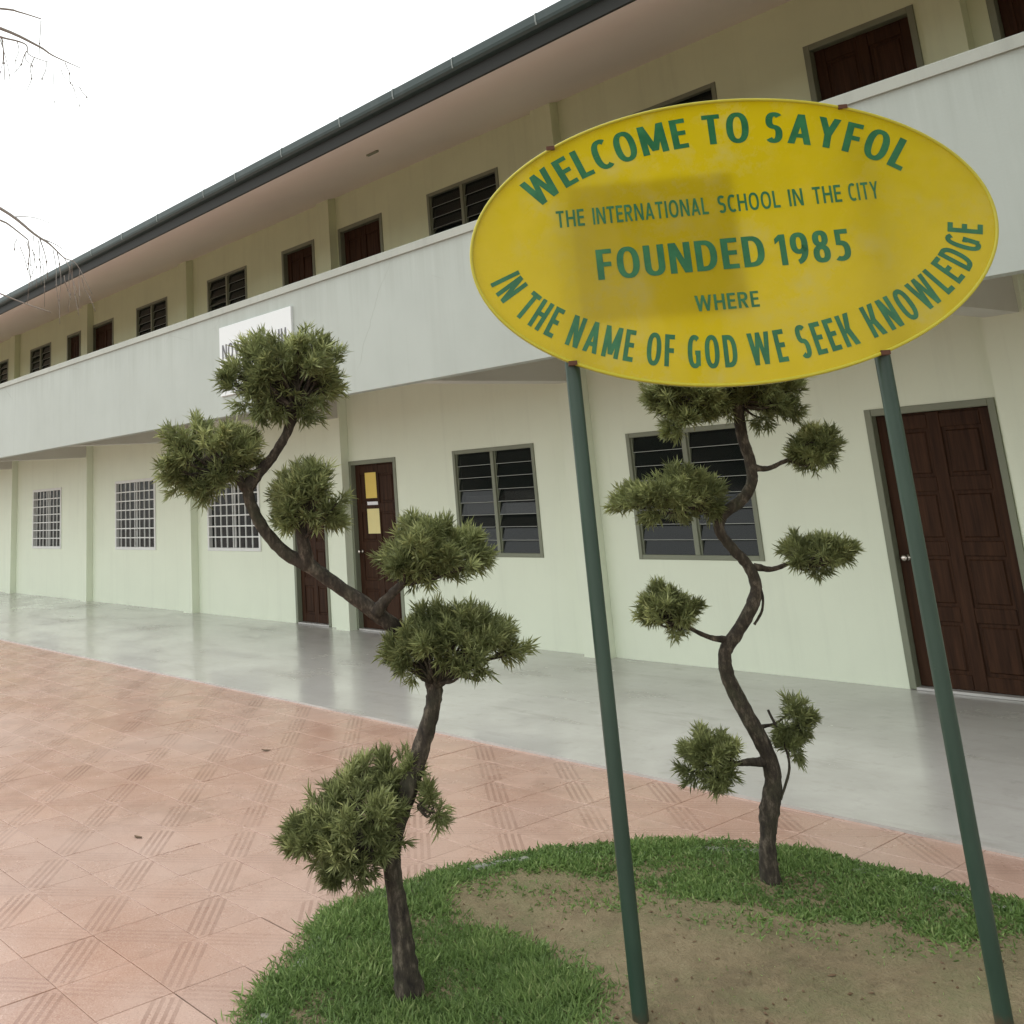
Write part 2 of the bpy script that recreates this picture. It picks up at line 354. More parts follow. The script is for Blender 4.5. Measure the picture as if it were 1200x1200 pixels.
for i in range(int((-36-TX0)/TX), int((7-TX0)/TX)):
    for j in range(int((-9-TY0)/TY), int((YC+.05-TY0)/TY)+1):
        x, y = TX0+(i+.5)*TX, TY0+(j+.5)*TY
        if y-TY/2 > YC: continue
        ins = [in_poly(x+a*TX, y+b*TY, BED) for a in (-.5, 0, .5) for b in (-.5, 0, .5)]
        if all(ins): continue
        if any(ins): partial.append((x, y)); continue
        pv.quad((x-TX/2,y-TY/2,zg), (x+TX/2,y-TY/2,zg), (x+TX/2,y+TY/2,zg), (x-TX/2,y+TY/2,zg))
        d = Vector((x, y, ZB))-CP; w = d.dot(CF); vis = False; size = 0
        if w > .3:
            sx, sy = PX+F_PX*d.dot(CR)/w, PY-F_PX*d.dot(CU)/w
            vis = -30 < sx < 1230 and sy < 1250; size = 1/w
        cand.append((not vis, -size, x, y))
cut = []
for x, y in partial:      # tiles cut to the curve of the kerb
    m = MB(); K = 10
    for a in range(K):
        for b in range(K):
            x0, x1, y0, y1 = x-TX/2+TX*a/K, x-TX/2+TX*(a+1)/K, y-TY/2+TY*b/K, y-TY/2+TY*(b+1)/K
            if bed_depth((x0+x1)/2, (y0+y1)/2) > .038: continue
            pv.quad((x0,y0,zg), (x1,y0,zg), (x1,y1,zg), (x0,y1,zg)); e = gap/2
            x0 += e*(a == 0); x1 -= e*(a == K-1); y0 += e*(b == 0); y1 -= e*(b == K-1)
            m.quad((x0,y0,ZB), (x1,y0,ZB), (x1,y1,ZB), (x0,y1,ZB))
    if m.f: cut.append(m)
paving = tag(pv.build('paving', GROUT), kind='structure')
for m in cut: m.build('tile', TILE, paving)
cand.sort(); rest = MB()
for k, (nv, s_, x, y) in enumerate(cand):
    dz = random.uniform(-.0012, .0012)
    if k < 300-len(cut) and not nv:
        o = link('tile', tme, paving); o.location = (x, y, ZB+dz); o.rotation_euler = (random.uniform(-.003, .003), random.uniform(-.003, .003), random.uniform(-.004, .004))
    else:
        n0 = len(rest.v); rest.v += [(a+x, b+y, c+ZB+dz) for a, b, c in gm.v]; rest.f += [tuple(n0+q for q in f) for f in gm.f]; rest.m += [0]*9
tag(rest.build('far_tiles', TILE, paving), kind='stuff')
cf = MB(); cf.box(-36, 7, YC, W+6, -.3, 0); tag(cf.build('corridor_floor', CONC), kind='structure')

# planting bed: soil mound, kerb stones
_bed = np.array(BED)
def soil_z(x, y):
    d = math.sqrt(((_bed-(x, y))**2).sum(1).min()); d = d if in_poly(x, y, BED) else 0.
    t = min(1, d/.5); t = t*t*(3-2*t)
    return -.008 - .030*t + t*(.012*math.sin(2.1*x+.7)*math.cos(1.9*y) + .008*math.sin(5.3*x+1.3*y))
def soil_zv(P):      # the same for many points at once
    P = np.asarray(P); ins = np.zeros(len(P), bool); j = len(_bed)-1
    for i in range(len(_bed)):
        a, b = _bed[i], _bed[j]; j = i
        if a[1] == b[1]: continue
        ins ^= ((a[1] > P[:, 1]) != (b[1] > P[:, 1])) & (P[:, 0] < (b[0]-a[0])*(P[:, 1]-a[1])/(b[1]-a[1])+a[0])
    d = np.full(len(P), 9.)
    for a in _bed: d = np.minimum(d, (P[:, 0]-a[0])**2+(P[:, 1]-a[1])**2)
    t = np.clip(np.where(ins, np.sqrt(d), 0)/.5, 0, 1); t = t*t*(3-2*t); x, y = P[:, 0], P[:, 1]
    return -.008-.030*t+t*(.012*np.sin(2.1*x+.7)*np.cos(1.9*y)+.008*np.sin(5.3*x+1.3*y))
sm = MB(); xs = [p[0] for p in BED]; ys = [p[1] for p in BED]
cx, cy = -2.3, 3.0; rings = 26; M = len(BED)
for r in range(rings+1):
    t = r/rings
    for (x, y) in BED:
        X, Y = cx+(x-cx)*t, cy+(y-cy)*t
        e = max(0, (t-.93)/.07); z = soil_z(X, Y)-.012*e + random.uniform(-.004, .004)
        sm.v.append((X, Y, z))
for r in range(rings):
    for k in range(M):
        k2 = (k+1) % M; sm.f.append((r*M+k, r*M+k2, (r+1)*M+k2, (r+1)*M+k)); sm.m.append(0)
tag(sm.build('soil_bed', SOIL, smooth=True), kind='structure')
kerb = empty('kerb', (-2.3, 3.0, 0)); tag(kerb, kind='structure')
L = 0; seg = []; segs = []
for k in range(len(_cl)+1):
    p = _cl[k % len(_cl)]
    if seg: L += (p-seg[-1]).length
    seg.append(p)
    if L > .30: segs.append(seg); seg = [p]; L = 0
for q, seg in enumerate(segs):
    m = MB(); n = len(seg); w_ = .055; rnd = random.Random(q); h0 = rnd.uniform(-.004, .010)
    P = []
    for i, p in enumerate(seg):
        t = (seg[min(i+1, n-1)]-seg[max(i-1, 0)]).normalized(); nn = Vector((t.y, -t.x, 0))
        if nn.dot(Vector((cx, cy, 0))-p) < 0: nn = -nn
        pp = p + t*(.004 if i == 0 else -.004 if i == n-1 else 0)
        jj = rnd.uniform(-.004, .004)
        P.append([pp-nn*(.004+jj), pp-nn*(.0+jj)+Vector((0,0,.012)), pp+nn*.012, pp+nn*(w_-.012), pp+nn*w_])
    for i in range(n):
        a = P[i]; zt = -.011+h0*.6+rnd.uniform(-.004, .004)
        m.v += [(a[0].x, a[0].y, -.10), (a[1].x, a[1].y, zt-.012), (a[2].x, a[2].y, zt), (a[3].x, a[3].y, zt), (a[4].x, a[4].y, zt-.012), (a[4].x, a[4].y, -.10)]
    for i in range(n-1):
        for k in range(5): m.f.append((i*6+k, i*6+k+1, (i+1)*6+k+1, (i+1)*6+k)); m.m.append(0)
    m.f.append((5,4,3,2,1,0)); m.m.append(0); m.f.append(tuple((n-1)*6+k for k in range(6))); m.m.append(0)
    keep_world(m.build('kerb_stone', KERB), kerb)
# ------------------------------------------------------------------ school building
B = empty('school_building', (-11, W, 0))
tag(B, 'long two-storey cream school building with grey parapet and dark green gutter', 'building')
def part(mb, name, mat, parent=None, smooth=False):
    o = mb.build(name, mat, None, smooth)
    if parent is None: keep_world(o, B)
    else: o.parent = parent
    return o
XL, XR = -34.0, 6.0
X0, LB = -24.6842, 4.3295
cols = [X0+LB*n for n in range(-2, 7)]
low = [('grille', -27.60,-25.97), ('grille', -23.28,-21.65), ('grille', -18.97,-17.30), ('grille', -15.43,-13.82), ('door', -12.95,-12.10), ('door', -11.53,-10.52),
       ('louvre', -9.434,-8.099), ('louvre', -6.828,-5.461), ('door', -4.36,-3.352), ('louvre', -2.4,-1.05)]
upp = [('louvre', -26.42,-25.10), ('louvre', -23.61,-22.34), ('door', -21.42,-20.68), ('door', -20.12,-19.05), ('louvre', -18.02,-16.75), ('louvre', -15.27,-13.99),
       ('door', -12.95,-12.08), ('door', -11.48,-10.48), ('louvre', -9.546,-8.257), ('louvre', -6.83,-5.274), ('door', -4.36,-3.383), ('door', -2.85,-1.85)]
ZF, ZT = 3.23, 5.86           # upper floor level, wall head under the soffit
def zr(kind, z0): return {'door': (z0, z0+2.15), 'louvre': (z0+.94, z0+2.152), 'grille': (z0+.967, z0+2.21)}[kind]
def wall_mesh(ops, z0, z1, base):
    m = MB(); Y = W; T = .13
    rects = [(a, b, *zr(k, base)) for k, a, b in ops]
    xs = sorted({XL, XR, *[r[0] for r in rects], *[r[1] for r in rects]}); zs = sorted({z0, z1, *[r[2] for r in rects], *[r[3] for r in rects]})
    xs = [x for x in xs]; zs = [z for z in zs if z0 <= z <= z1]
    for a, b in zip(xs, xs[1:]):
        for c, d in zip(zs, zs[1:]):
            mx_, mz_ = (a+b)/2, (c+d)/2
            if any(r[0] < mx_ < r[1] and r[2] < mz_ < r[3] for r in rects): continue
            m.quad((a,Y,c), (b,Y,c), (b,Y,d), (a,Y,d)); m.quad((b,Y+T,c), (a,Y+T,c), (a,Y+T,d), (b,Y+T,d))
    for a, b, c, d in rects:
        m.quad((a,Y,c), (a,Y,d), (a,Y+T,d), (a,Y+T,c)); m.quad((b,Y,d), (b,Y,c), (b,Y+T,c), (b,Y+T,d))
        m.quad((a,Y,d), (b,Y,d), (b,Y+T,d), (a,Y+T,d)); m.quad((b,Y,c), (a,Y,c), (a,Y+T,c), (b,Y+T,c))
    return m
part(wall_mesh(low, 0., 3.10, 0.), 'lower_wall', WALL)
part(wall_mesh(upp, ZF, ZT+.10, ZF), 'upper_wall', WALL2)
# rooms behind: floors, ceilings, rear and cross walls
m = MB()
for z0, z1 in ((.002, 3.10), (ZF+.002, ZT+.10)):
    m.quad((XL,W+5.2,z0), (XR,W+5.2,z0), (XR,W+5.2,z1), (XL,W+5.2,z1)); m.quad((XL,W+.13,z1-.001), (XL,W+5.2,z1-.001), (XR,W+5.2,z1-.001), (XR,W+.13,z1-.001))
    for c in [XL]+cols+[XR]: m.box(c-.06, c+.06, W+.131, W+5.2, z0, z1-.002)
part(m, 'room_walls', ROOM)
# slab between the floors with the upper gallery floor
m = MB(); m.box(XL, XR, W-DP+.121, W+5.2, 3.10, ZF); part(m, 'gallery_slab', BEAM)
# parapet with cap
m = MB(); m.box(XL, XR, W-DP, W-DP+.12, 2.702, 3.925); par = part(m, 'parapet', PARA)
m = MB(); m.v = []
prof = [(W-DP-.022, 3.922), (W-DP-.022, 3.992), (W-DP-.014, 4.001), (W-DP+.14, 4.001), (W-DP+.148, 3.992), (W-DP+.148, 3.922)]
for X in (XL, XR): m.v += [(X, y, z) for y, z in prof]
for k in range(6): m.f.append((k, (k+1) % 6, 6+(k+1) % 6, 6+k)); m.m.append(0)
part(m, 'parapet_cap', CAPM)
# columns and tapering cantilever beams
for c in cols:
    cc = c*(W-.13)/W
    m = MB(); m.box(cc-.30, cc, W-.13, W-.0015, 0, 3.099); m.box(cc-.30, cc, W-.13, W-.0015, ZF, ZT+.02, 1); part(m, 'column', [WALL, WALL2])
    m = MB(); y0, y1 = W-DP+.122, W-.13+.002; x0, x1 = cc-.27, cc-.03
    m.v = [(x0,y0,2.705),(x1,y0,2.705),(x1,y1,2.735),(x0,y1,2.735),(x0,y0,3.098),(x1,y0,3.098),(x1,y1,3.098),(x0,y1,3.098)]
    m.f = [(0,3,2,1),(4,5,6,7),(0,1,5,4),(1,2,6,5),(2,3,7,6),(3,0,4,7)]; m.m = [0]*6; part(m, 'beam', BEAM)
# roof: sloping soffit, gutter with joints, roof sheet
YG = W-2.6
m = MB(); m.quad((XL,W+.02,5.86), (XR,W+.02,5.86), (XR,YG+.09,5.175), (XL,YG+.09,5.175)); m.quad((XL,W+.02,5.90), (XL,YG+.10,5.225), (XR,YG+.10,5.225), (XR,W+.02,5.90)); part(m, 'soffit', SOFF)
for c in cols:   # cover strips between soffit boards
    pass
gp = [(YG+.13,5.40),(YG-.015,5.395),(YG-.03,5.385),(YG-.03,5.32),(YG-.022,5.295),(YG+.0,5.275),(YG+.05,5.268),(YG+.13,5.268)]
m = MB(); m.box(XL, XR, YG+.055, YG+.085, 5.148, 5.267); part(m, 'fascia', FASC)
def strip(prof, xa, xb):
    m = MB(); n = len(prof)
    for X in (xa, xb): m.v += [(X, y, z) for y, z in prof]
    for k in range(n): m.f.append((k, (k+1) % n, n+(k+1) % n, n+k)); m.m.append(0)
    m.f.append(tuple(range(n))[::-1]); m.m.append(0); m.f.append(tuple(n+k for k in range(n))); m.m.append(0); return m
gut = part(strip(gp, XL, XR), 'gutter', GUTT)
gc = [(y-.004 if y < YG+.1 else y, z+(.003 if z > 5.3 else -.003)) for y, z in gp]
for xj in (-27.5,-25.2,-23.1,-21.0,-18.9,-17.4,-15.7,-13.96,-12.92,-11.86,-10.62,-9.87,-8.9,-7.83,-6.98,-6.15,-5.15,-3.6,-2.0,0.2):
    w_ = .014
    o = part(strip(gc[:5]+[(YG+.0,5.30),(YG+.0,5.37)], xj-w_/2, xj+w_/2), 'gutter_joint', JOINT, None); o.parent = gut; o.matrix_parent_inverse = Matrix.Identity(4)
m = MB(); m.box(XL, XR, YG+.05, W+5.3, 0, .001); m.v = [(x, y, 5.41+(y-YG)*.26+z*10) for x, y, z in m.v]; part(m, 'roof', ROOF)
m = MB(); m.box(XL-.12, XL, W, W+5.3, 0, 6.6); part(m, 'end_wall', WALL)
m = MB(); m.box(XR, XR+.12, W, W+5.3, 0, 6.6); part(m, 'end_wall', WALL)
# soffit lamp hook
q = on_y(437, 190, W-1.6); m = MB(); m.box(q.x-.09, q.x+.09, q.y-.02, q.y+.02, 5.40, 5.47); part(m, 'soffit_lamp', FRAME)
# windows and doors
def frame_mesh(x0, x1, z0, z1, w=.045, y0=-.012, y1=.06, sill=True):
    m = MB()
    m.bbox(x0, x0+w, W+y0, W+y1, z0, z1, .004); m.bbox(x1-w, x1, W+y0, W+y1, z0, z1, .004)
    m.bbox(x0+w, x1-w, W+y0+.002, W+y1, z1-w, z1, .004)
    if sill: m.bbox(x0+w, x1-w, W+y0+.002, W+y1, z0, z0+w, .004)
    return m
def child(mb, name, mat, parent, smooth=False):
    o = mb.build(name, mat, None, smooth); o.parent = parent; return o
def louvre(x0, x1, z0, z1, rnd, reflection_sheets=None):
    w = part(frame_mesh(x0, x1, z0, z1), 'window', FRAME)
    xm = (x0+x1)/2
    m = MB(); m.bbox(xm-.026, xm+.026, W-.010, W+.06, z0+.045, z1-.045, .004); child(m, 'mullion', FRAME, w)
    nb = 8; H = (z1-z0-.09)/nb
    for a, b in ((x0+.045, xm-.026), (xm+.026, x1-.045)):
        m = MB()
        m.box(a, a+.016, W+.012, W+.05, z0+.045, z1-.045); child(m, 'louvre_track', FRAME, w); m = MB(); m.box(b-.016, b, W+.012, W+.05, z0+.045, z1-.045); child(m, 'louvre_track', FRAME, w)
        for k in range(nb):
            zc = z0+.045+H*(k+.5); ang = math.radians(rnd.uniform(9, 15)+(12 if rnd.random() < .12 else 0)); hl = H*.535
            # glass blade leaning outwards at its foot
            dy, dz = math.sin(ang)*hl, math.cos(ang)*hl; yc = W+.03; t = .0025
            m = MB(); A = (yc-dy, zc-dz); C_ = (yc+dy, zc+dz)
            ny, nz_ = math.cos(ang)*t, -math.sin(ang)*t
            P = [(A[0]-ny, A[1]-nz_), (A[0]+ny, A[1]+nz_), (C_[0]+ny, C_[1]+nz_), (C_[0]-ny, C_[1]-nz_)]
            for X in (a+.017, b-.017): m.v += [(X, y, z) for y, z in P]
            m.f = [(0,1,5,4),(1,2,6,5),(2,3,7,6),(3,0,4,7),(0,3,2,1),(4,5,6,7)]; m.m = [1,0,1,0,0,0]
            # pale strip along the lower edge of the blade
            m.box(a+.017, b-.017, A[0]-.0035, A[0]+.003, A[1]-.0028, A[1]+.0022, 1)
            child(m, 'louvre_blade', [GLASS, EDGE], w)
    if reflection_sheets:
        m = MB(); m.box(x0+.09, xm-.05, W+.085, W+.09, z0+.28, z0+.68); m.box(xm+.07, x1-.05, W+.083, W+.088, z0+.45, z0+.74); child(m, 'reflection_sheet', PAPER_W, w)  # pale sheets added inside, in place of sky reflected on the blades
    return w
def grille(x0, x1, z0, z1, rnd):
    w = part(frame_mesh(x0, x1, z0, z1, .05, -.02, .05), 'window', GRILL)
    m = MB(); m.box(x0+.05, x1-.05, W+.045, W+.05, z0+.05, z1-.05); child(m, 'glass_pane', PANE, w)
    xm = (x0+x1)/2
    m = MB(); m.box(xm-.02, xm+.02, W+.028, W+.044, z0+.05, z1-.05); child(m, 'mullion', GRILL, w)
    n = 8
    for k in range(1, n):
        X = x0+.05+(x1-x0-.1)*k/n; m = MB(); m.box(X-.009, X+.009, W-.014, W+.004, z0+.05, z1-.05); child(m, 'grille_bar', GRILL, w)
    for k in range(1, 7):
        Z = z0+.05+(z1-z0-.1)*k/7; m = MB(); m.box(x0+.05, x1-.05, W-.018, W-.0145, Z-.010, Z+.010); child(m, 'grille_bar', GRILL, w)
def door(x0, x1, z0, z1, knob=True):
    d = MB(); fw = .055; a, b, t = x0+fw, x1-fw, z1-fw; y = W+.075
    d.box(a, b, y, y+.04, z0+.02, t)
    leaf = part(d, 'door', WOOD)
    child(frame_mesh(x0, x1, z0+.003, z1, fw, -.012, .125, False), 'door_frame', FRAME, leaf)
    m = MB(); m.box(x0+fw, x1-fw, W-.012, W+.126, z0+.002, z0+.02); child(m, 'threshold', CONC, leaf)
    st = .10; mid = (a+b)/2; H = t-z0-.02; rail = .11; ph = (H-rail*5-.02)/4
    # stiles and rails stand proud, panels are raised inside them
    m = MB()
    for s0, s1 in ((a+.002, a+st), (mid-st/2, mid+st/2), (b-st, b-.002)): m.bbox(s0, s1, y-.014, y+.001, z0+.022, t-.002, .005)
    child(m, 'stile', WOOD, leaf)
    for r in range(5):
        zr0 = z0+.022+r*(ph+rail)
        for s0, s1 in ((a+st, mid-st/2), (mid+st/2, b-st)):
            m = MB(); m.bbox(s0, s1, y-.013, y+.001, zr0, zr0+rail, .005); child(m, 'rail', WOOD, leaf)
            if r < 4:
                m = MB(); m.bbox(s0+.025, s1-.025, y-.011, y+.001, zr0+rail+.025, zr0+rail+ph-.025, .010); child(m, 'panel', WOOD, leaf)
    if knob:
        m = MB(); X, Z = a+.065, z0+.98
        prof = [(0, .026), (-.006, .026), (-.008, .012), (-.03, .011), (-.036, .022), (-.05, .027), (-.064, .022), (-.068, .006)]
        n = 14
        for dy, r in prof:
            m.v += [(X+math.cos(2*math.pi*k/n)*r, y-.014+dy, Z+math.sin(2*math.pi*k/n)*r) for k in range(n)]
        for i in range(len(prof)-1):
            for k in range(n): m.f.append((i*n+k, i*n+(k+1) % n, (i+1)*n+(k+1) % n, (i+1)*n+k)); m.m.append(0)
        m.f.append(tuple((len(prof)-1)*n+k for k in range(n))); m.m.append(0)
        child(m, 'knob', STEEL, leaf, True)
    return leaf
rnd = random.Random(3)
for base, ops in ((0., low), (ZF, upp)):
    for k, a, b in ops:
        z0, z1 = zr(k, base)
        if k == 'louvre': louvre(a, b, z0, z1, rnd, reflection_sheets=(base == 0 and -10 < a < -9))
        elif k == 'grille': grille(a, b, z0, z1, rnd)
        else: door(a, b, z0, z1, knob=True)
# notices on the second door
def sheet(name, x0, x1, z0, z1, mat, label, cat):
    m = MB(); nx, nz_ = 4, 4; y = W+.059
    for t in (0, .0012):
        for i in range(nx+1):
            for j in range(nz_+1):
                u, v = i/nx, j/nz_; m.v.append((x0+(x1-x0)*u, y-.0015-.006*abs(u-.5)**2*4*(v*.5)+t, z0+(z1-z0)*v))
    n = (nx+1)*(nz_+1)
    for i in range(nx):
        for j in range(nz_):
            a = i*(nz_+1)+j; b = a+nz_+1; m.f.append((a, b, b+1, a+1)); m.f.append((n+a, n+a+1, n+b+1, n+b)); m.m += [0, 0]
    return tag(m.build(name, mat, None, True), label, cat)
sheet('paper_notice', -11.255,-11.02, 1.655, 1.985, PAPER_Y, 'upper orange-yellow paper notice taped to the brown corridor door', 'notice')
sheet('paper_notice', -11.245,-10.99, 1.205, 1.52, PAPER_P, 'lower pale yellow paper notice taped to the brown corridor door', 'notice')
sheet('name_strip', -11.235,-11.01, 1.568, 1.61, PAPER_W, 'small white name strip between the two yellow notices on the door', 'label')
# ------------------------------------------------------------------ lettering helper
def glyphs(ch, T=.18, B=.15):
    # condensed humanist capitals drawn as overlapping strokes; returns width and quads
    q = []
    def V(x, a=0, b=1, t=None): t = t or T; q.append([(x,a),(x+t,a),(x+t,b),(x,b)])
    def H(a, b, y, t=None): t = t or B; q.append([(a,y-t/2),(b,y-t/2),(b,y+t/2),(a,y+t/2)])
    def D(x0, y0, x1, y1, w): q.append([(x0,y0),(x0+w,y0),(x1+w,y1),(x1,y1)])
    def O(cx, cy, rx, ry, a0=0, a1=360, n=26):
        n = max(8, int(n*abs(a1-a0)/360)); e = 2/2.35; P = []
        for i in range(n+1):
            a = math.radians(a0+(a1-a0)*i/n); c, s_ = math.cos(a), math.sin(a); f = lambda v: math.copysign(abs(v)**e, v)
            P.append(((cx+rx*f(c), cy+ry*f(s_)), (cx+(rx-T)*f(c), cy+(ry-B)*f(s_))))
        for i in range(n): q.append([P[i][1], P[i][0], P[i+1][0], P[i+1][1]])
    hb = B/2
    if ch == 'I': V(0); w = T
    elif ch == 'L': V(0); H(T, .47, hb); w = .47
    elif ch == 'E': V(0); [H(T, .49-(.03 if y == .52 else 0), y) for y in (hb, .52, 1-hb)]; w = .49
    elif ch == 'F': V(0); H(T, .48, 1-hb); H(T, .45, .50); w = .48
    elif ch == 'T': H(0, .56, 1-hb); V(.28-T/2, 0, 1-B); w = .56
    elif ch == 'H': V(0); V(.64-T); H(T, .64-T, .52); w = .64
    elif ch == 'N': V(0); V(.66-T); D(.66-T-.02, 0, .02, 1, T); w = .66
    elif ch == 'M': V(0); V(.84-T); D(.42-T/2, .10, .0, 1, T); D(.42-T/2, .10, .84-T, 1, T); w = .84
    elif ch == 'W': D(.18, 0, 0, 1, T); D(.18, 0, .41, 1, T*.9); D(.64, 0, .41, 1, T*.9); D(.64, 0, .82, 1, T); w = .82+T
    elif ch == 'A': D(0, 0, .25, 1, T); D(.50, 0, .25, 1, T); H(.13, .55, .28, B*.9); w = .50+T
    elif ch == 'Y': D(.23, .42, 0, 1, T); D(.23, .42, .46, 1, T); V(.23, 0, .43); w = .46+T
    elif ch == 'V': D(.24, 0, 0, 1, T); D(.24, 0, .48, 1, T); w = .48+T
    elif ch == 'K': V(0); D(T-.03, .40, .41, 1, T*1.1); D(.43, 0, T-.01, .55, T*1.15); w = .43+T*1.15
    elif ch == 'O': O(.35, .5, .35, .52); w = .70
    elif ch == 'C': O(.34, .5, .34, .52, 55, 305); w = .56
    elif ch == 'G': O(.34, .5, .34, .52, 52, 300); V(.62-T, .06, .50); H(.36, .62, .47, B*.9); w = .62
    elif ch == 'D': V(0); H(T, .26, hb); H(T, .26, 1-hb); O(.26, .5, .39, .5, -90, 90); w = .65
    elif ch == 'U': V(0, .32, 1); V(.63-T, .32, 1); O(.315, .32, .315, .34, 180, 360); w = .63
    elif ch == 'J': V(.36-T, .26, 1); O(.14, .26, .22, .28, 250, 360); w = .36
    elif ch == 'R': V(0); H(T, .29, 1-hb); H(T, .29, .43+hb); O(.29, .715, .28, .285, -90, 90); D(.40, 0, .20, .48, T*1.1); w = .60
    elif ch == 'S': O(.27, .735, .27, .285, 38, 270); O(.26, .285, .27, .305, -142, 90); w = .54
    elif ch == '1': V(.15); q.append([(.151,1),(0,.87),(0,.69),(.151,.80)]); w = .15+T
    elif ch == '9': O(.29, .67, .29, .35); O(.12, .55, .46, .57, -78, 12); w = .58
    elif ch == '8': O(.28, .755, .255, .265); O(.28, .27, .28, .29); w = .56
    elif ch == '5': H(.07, .49, 1-hb); V(.07, .50, 1-B, T*.85); O(.20, .31, .32, .33, -125, 105); w = .52
    else: w = .2
    return w, q
def put_glyph(m, ch, T, h, fn, xs=1.):
    w, q = glyphs(ch, T)
    for i, f in enumerate(q):
        n0 = len(m.v); m.v += [tuple(fn(x*h*xs, y*h, .00006*(i % 9))) for x, y in f]; m.f.append((n0, n0+1, n0+2, n0+3)); m.m.append(0)
    return w*h*xs
def word(parent, name, txt, h, frame, mat, width=None, T=.18, track=.14, space=.34):
    W_ = sum(space if c == ' ' else glyphs(c, T)[0]+track for c in txt)-track
    xs = width/(W_*h) if width else 1.; x = -W_*h*xs/2; m = MB()
    for c in txt:
        if c == ' ': x += space*h*xs; continue
        x += put_glyph(m, c, T, h, lambda a, b, z: frame @ Vector((x+a, b-h/2, z)), xs)+track*h*xs
    o = m.build(name, mat); o.parent = parent; return o
# ------------------------------------------------------------------ white banner on the parapet
YB = W-DP
bn = empty('banner', (-10.085, YB-.01, 2.934)); tag(bn, 'white rectangular banner board fixed to the grey parapet behind the nearer tree', 'banner')
def loc_child(mb, name, mat, parent, smooth=False):
    o = mb.build(name, mat, None, smooth); o.parent = parent; return o
m = MB(); m.bbox(-.782, .782, -.02, .009, 0, .822, .004); loc_child(m, 'board', BANNER, bn)
fr = Matrix(((1,0,0,0),(0,0,-1,-.022),(0,1,0,0),(0,0,0,1)))
for t, x, z in (('NOVA', -.45, .52), ('IU', .60, .52), ('U', -.05, .5)):
    word(bn, 'lettering', t, .17, Matrix.Translation((x, 0, z)) @ fr, INK)
# ------------------------------------------------------------------ oval welcome sign
TH = .76661635; SA, SBb = .964, .554
SC = Vector((-2.17727, 3.43939, 2.586965)); su = Vector((math.cos(TH), math.sin(TH), 0)); sn = su.cross(Vector((0,0,1)))   # sn points to the viewer
sg = empty('oval_welcome_sign', (SC.x, SC.y, 0)); sg.rotation_euler = (0, 0, TH)
tag(sg, 'yellow oval welcome sign with green lettering on two dark green poles', 'sign')
# local frame: x along the board, -y towards the viewer, z up
ZC = SC.z
m = MB(); n = 128
def ell(k, da, y): w = 2*math.pi*k/n; return (math.cos(w)*(SA+da), y, ZC+math.sin(w)*(SBb+da))
ringsE = [(-.045, -.006), (-.014, -.006), (-.010, -.013), (-.002, -.013), (0, -.008), (0, .018), (-.03, .018)]
for da, y in ringsE[:1]:
    m.poly([ell(k, -.012, -.006) for k in range(n)])
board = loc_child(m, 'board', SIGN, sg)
m = MB(); R5 = [(-.0125, -.005), (-.011, -.012), (-.003, -.013), (0, -.008), (0, .018), (-.006, .019)]
for da, y in R5: m.v += [ell(k, da, y) for k in range(n)]
for i in range(len(R5)-1):
    for k in range(n): k2 = (k+1) % n; m.f.append((i*n+k, i*n+k2, (i+1)*n+k2, (i+1)*n+k)); m.m.append(0)
loc_child(m, 'rim', RIM, sg, True)
SF = Matrix(((1,0,0,0),(0,0,-1,-.0075),(0,1,0,ZC),(0,0,0,1)))
def flat(txt, x0, x1, cz_, h, T): word(board, 'lettering', txt, h, SF @ Matrix.Translation(((x0+x1)/2, cz_, 0)), LETTER, x1-x0, T)
for txt, x0, x1 in (('THE', -.617, -.510), ('INTERNATIONAL', -.478, -.045), ('SCHOOL', -.008, .218), ('IN', .250, .302), ('THE', .338, .440), ('CITY', .466, .572)): flat(txt, x0, x1, .1345, .067, .155)
flat('FOUNDED', -.483, .135, -.058, .118, .205); flat('1985', .175, .440, -.062, .118, .205)
flat('WHERE', -.140, .090, -.238, .060, .165)
def arc(words, ea, eb, t0, t1, h, T, xs, track, space):
    # words along an ellipse between two angles (degrees), letters spread by arc length
    K = 800; ts = [math.radians(t0+(t1-t0)*i/K) for i in range(K+1)]
    pts = [(ea*math.cos(t), eb*math.sin(t)) for t in ts]; S = [0]
    for i in range(K): S.append(S[-1]+math.hypot(pts[i+1][0]-pts[i][0], pts[i+1][1]-pts[i][1]))
    items = []; adv = 0
    for wi, wd_ in enumerate(words):
        if wi: adv += space-track
        for ch in wd_:
            w = glyphs(ch, T)[0]*xs; items.append((wi, ch, w, adv)); adv += w+track
    adv -= track; sp = S[-1]/adv
    for wi in range(len(words)):
        m = MB()
        for (q, ch, w, a) in items:
            if q != wi: continue
            s = (a+w/2)*sp; i = min(range(K), key=lambda i_: abs(S[i_]-s)); x, y = pts[i]
            ang = math.atan2(pts[i+1][1]-y, pts[i+1][0]-x); ca, sa = math.cos(ang), math.sin(ang); k = sp/h
            def fn(lx, ly, z): lx = (lx-w*h/2)*k; ly -= h/2; return SF @ Vector((x+lx*ca-ly*sa, y+lx*sa+ly*ca, z))
            put_glyph(m, ch, T, h, fn, xs)
        loc_child(m, 'lettering', LETTER, board)
arc(['WELCOME', 'TO', 'SAYFOL'], .845, .435, 147.5, 34.5, .120, .215, .92, .15, .48)
arc(['IN', 'THE', 'NAME', 'OF', 'GOD', 'WE', 'SEEK', 'KNOWLEDGE'], .850, .424, 190, 357, .120, .225, 1., .20, .60)
PU = -.6112
m = MB(); m.bbox(-.56, .05, .004, .012, ZC-.27, ZC+.265, .002); loc_child(m, 'backing_plate', FRAME, sg)       # plate behind the translucent acrylic
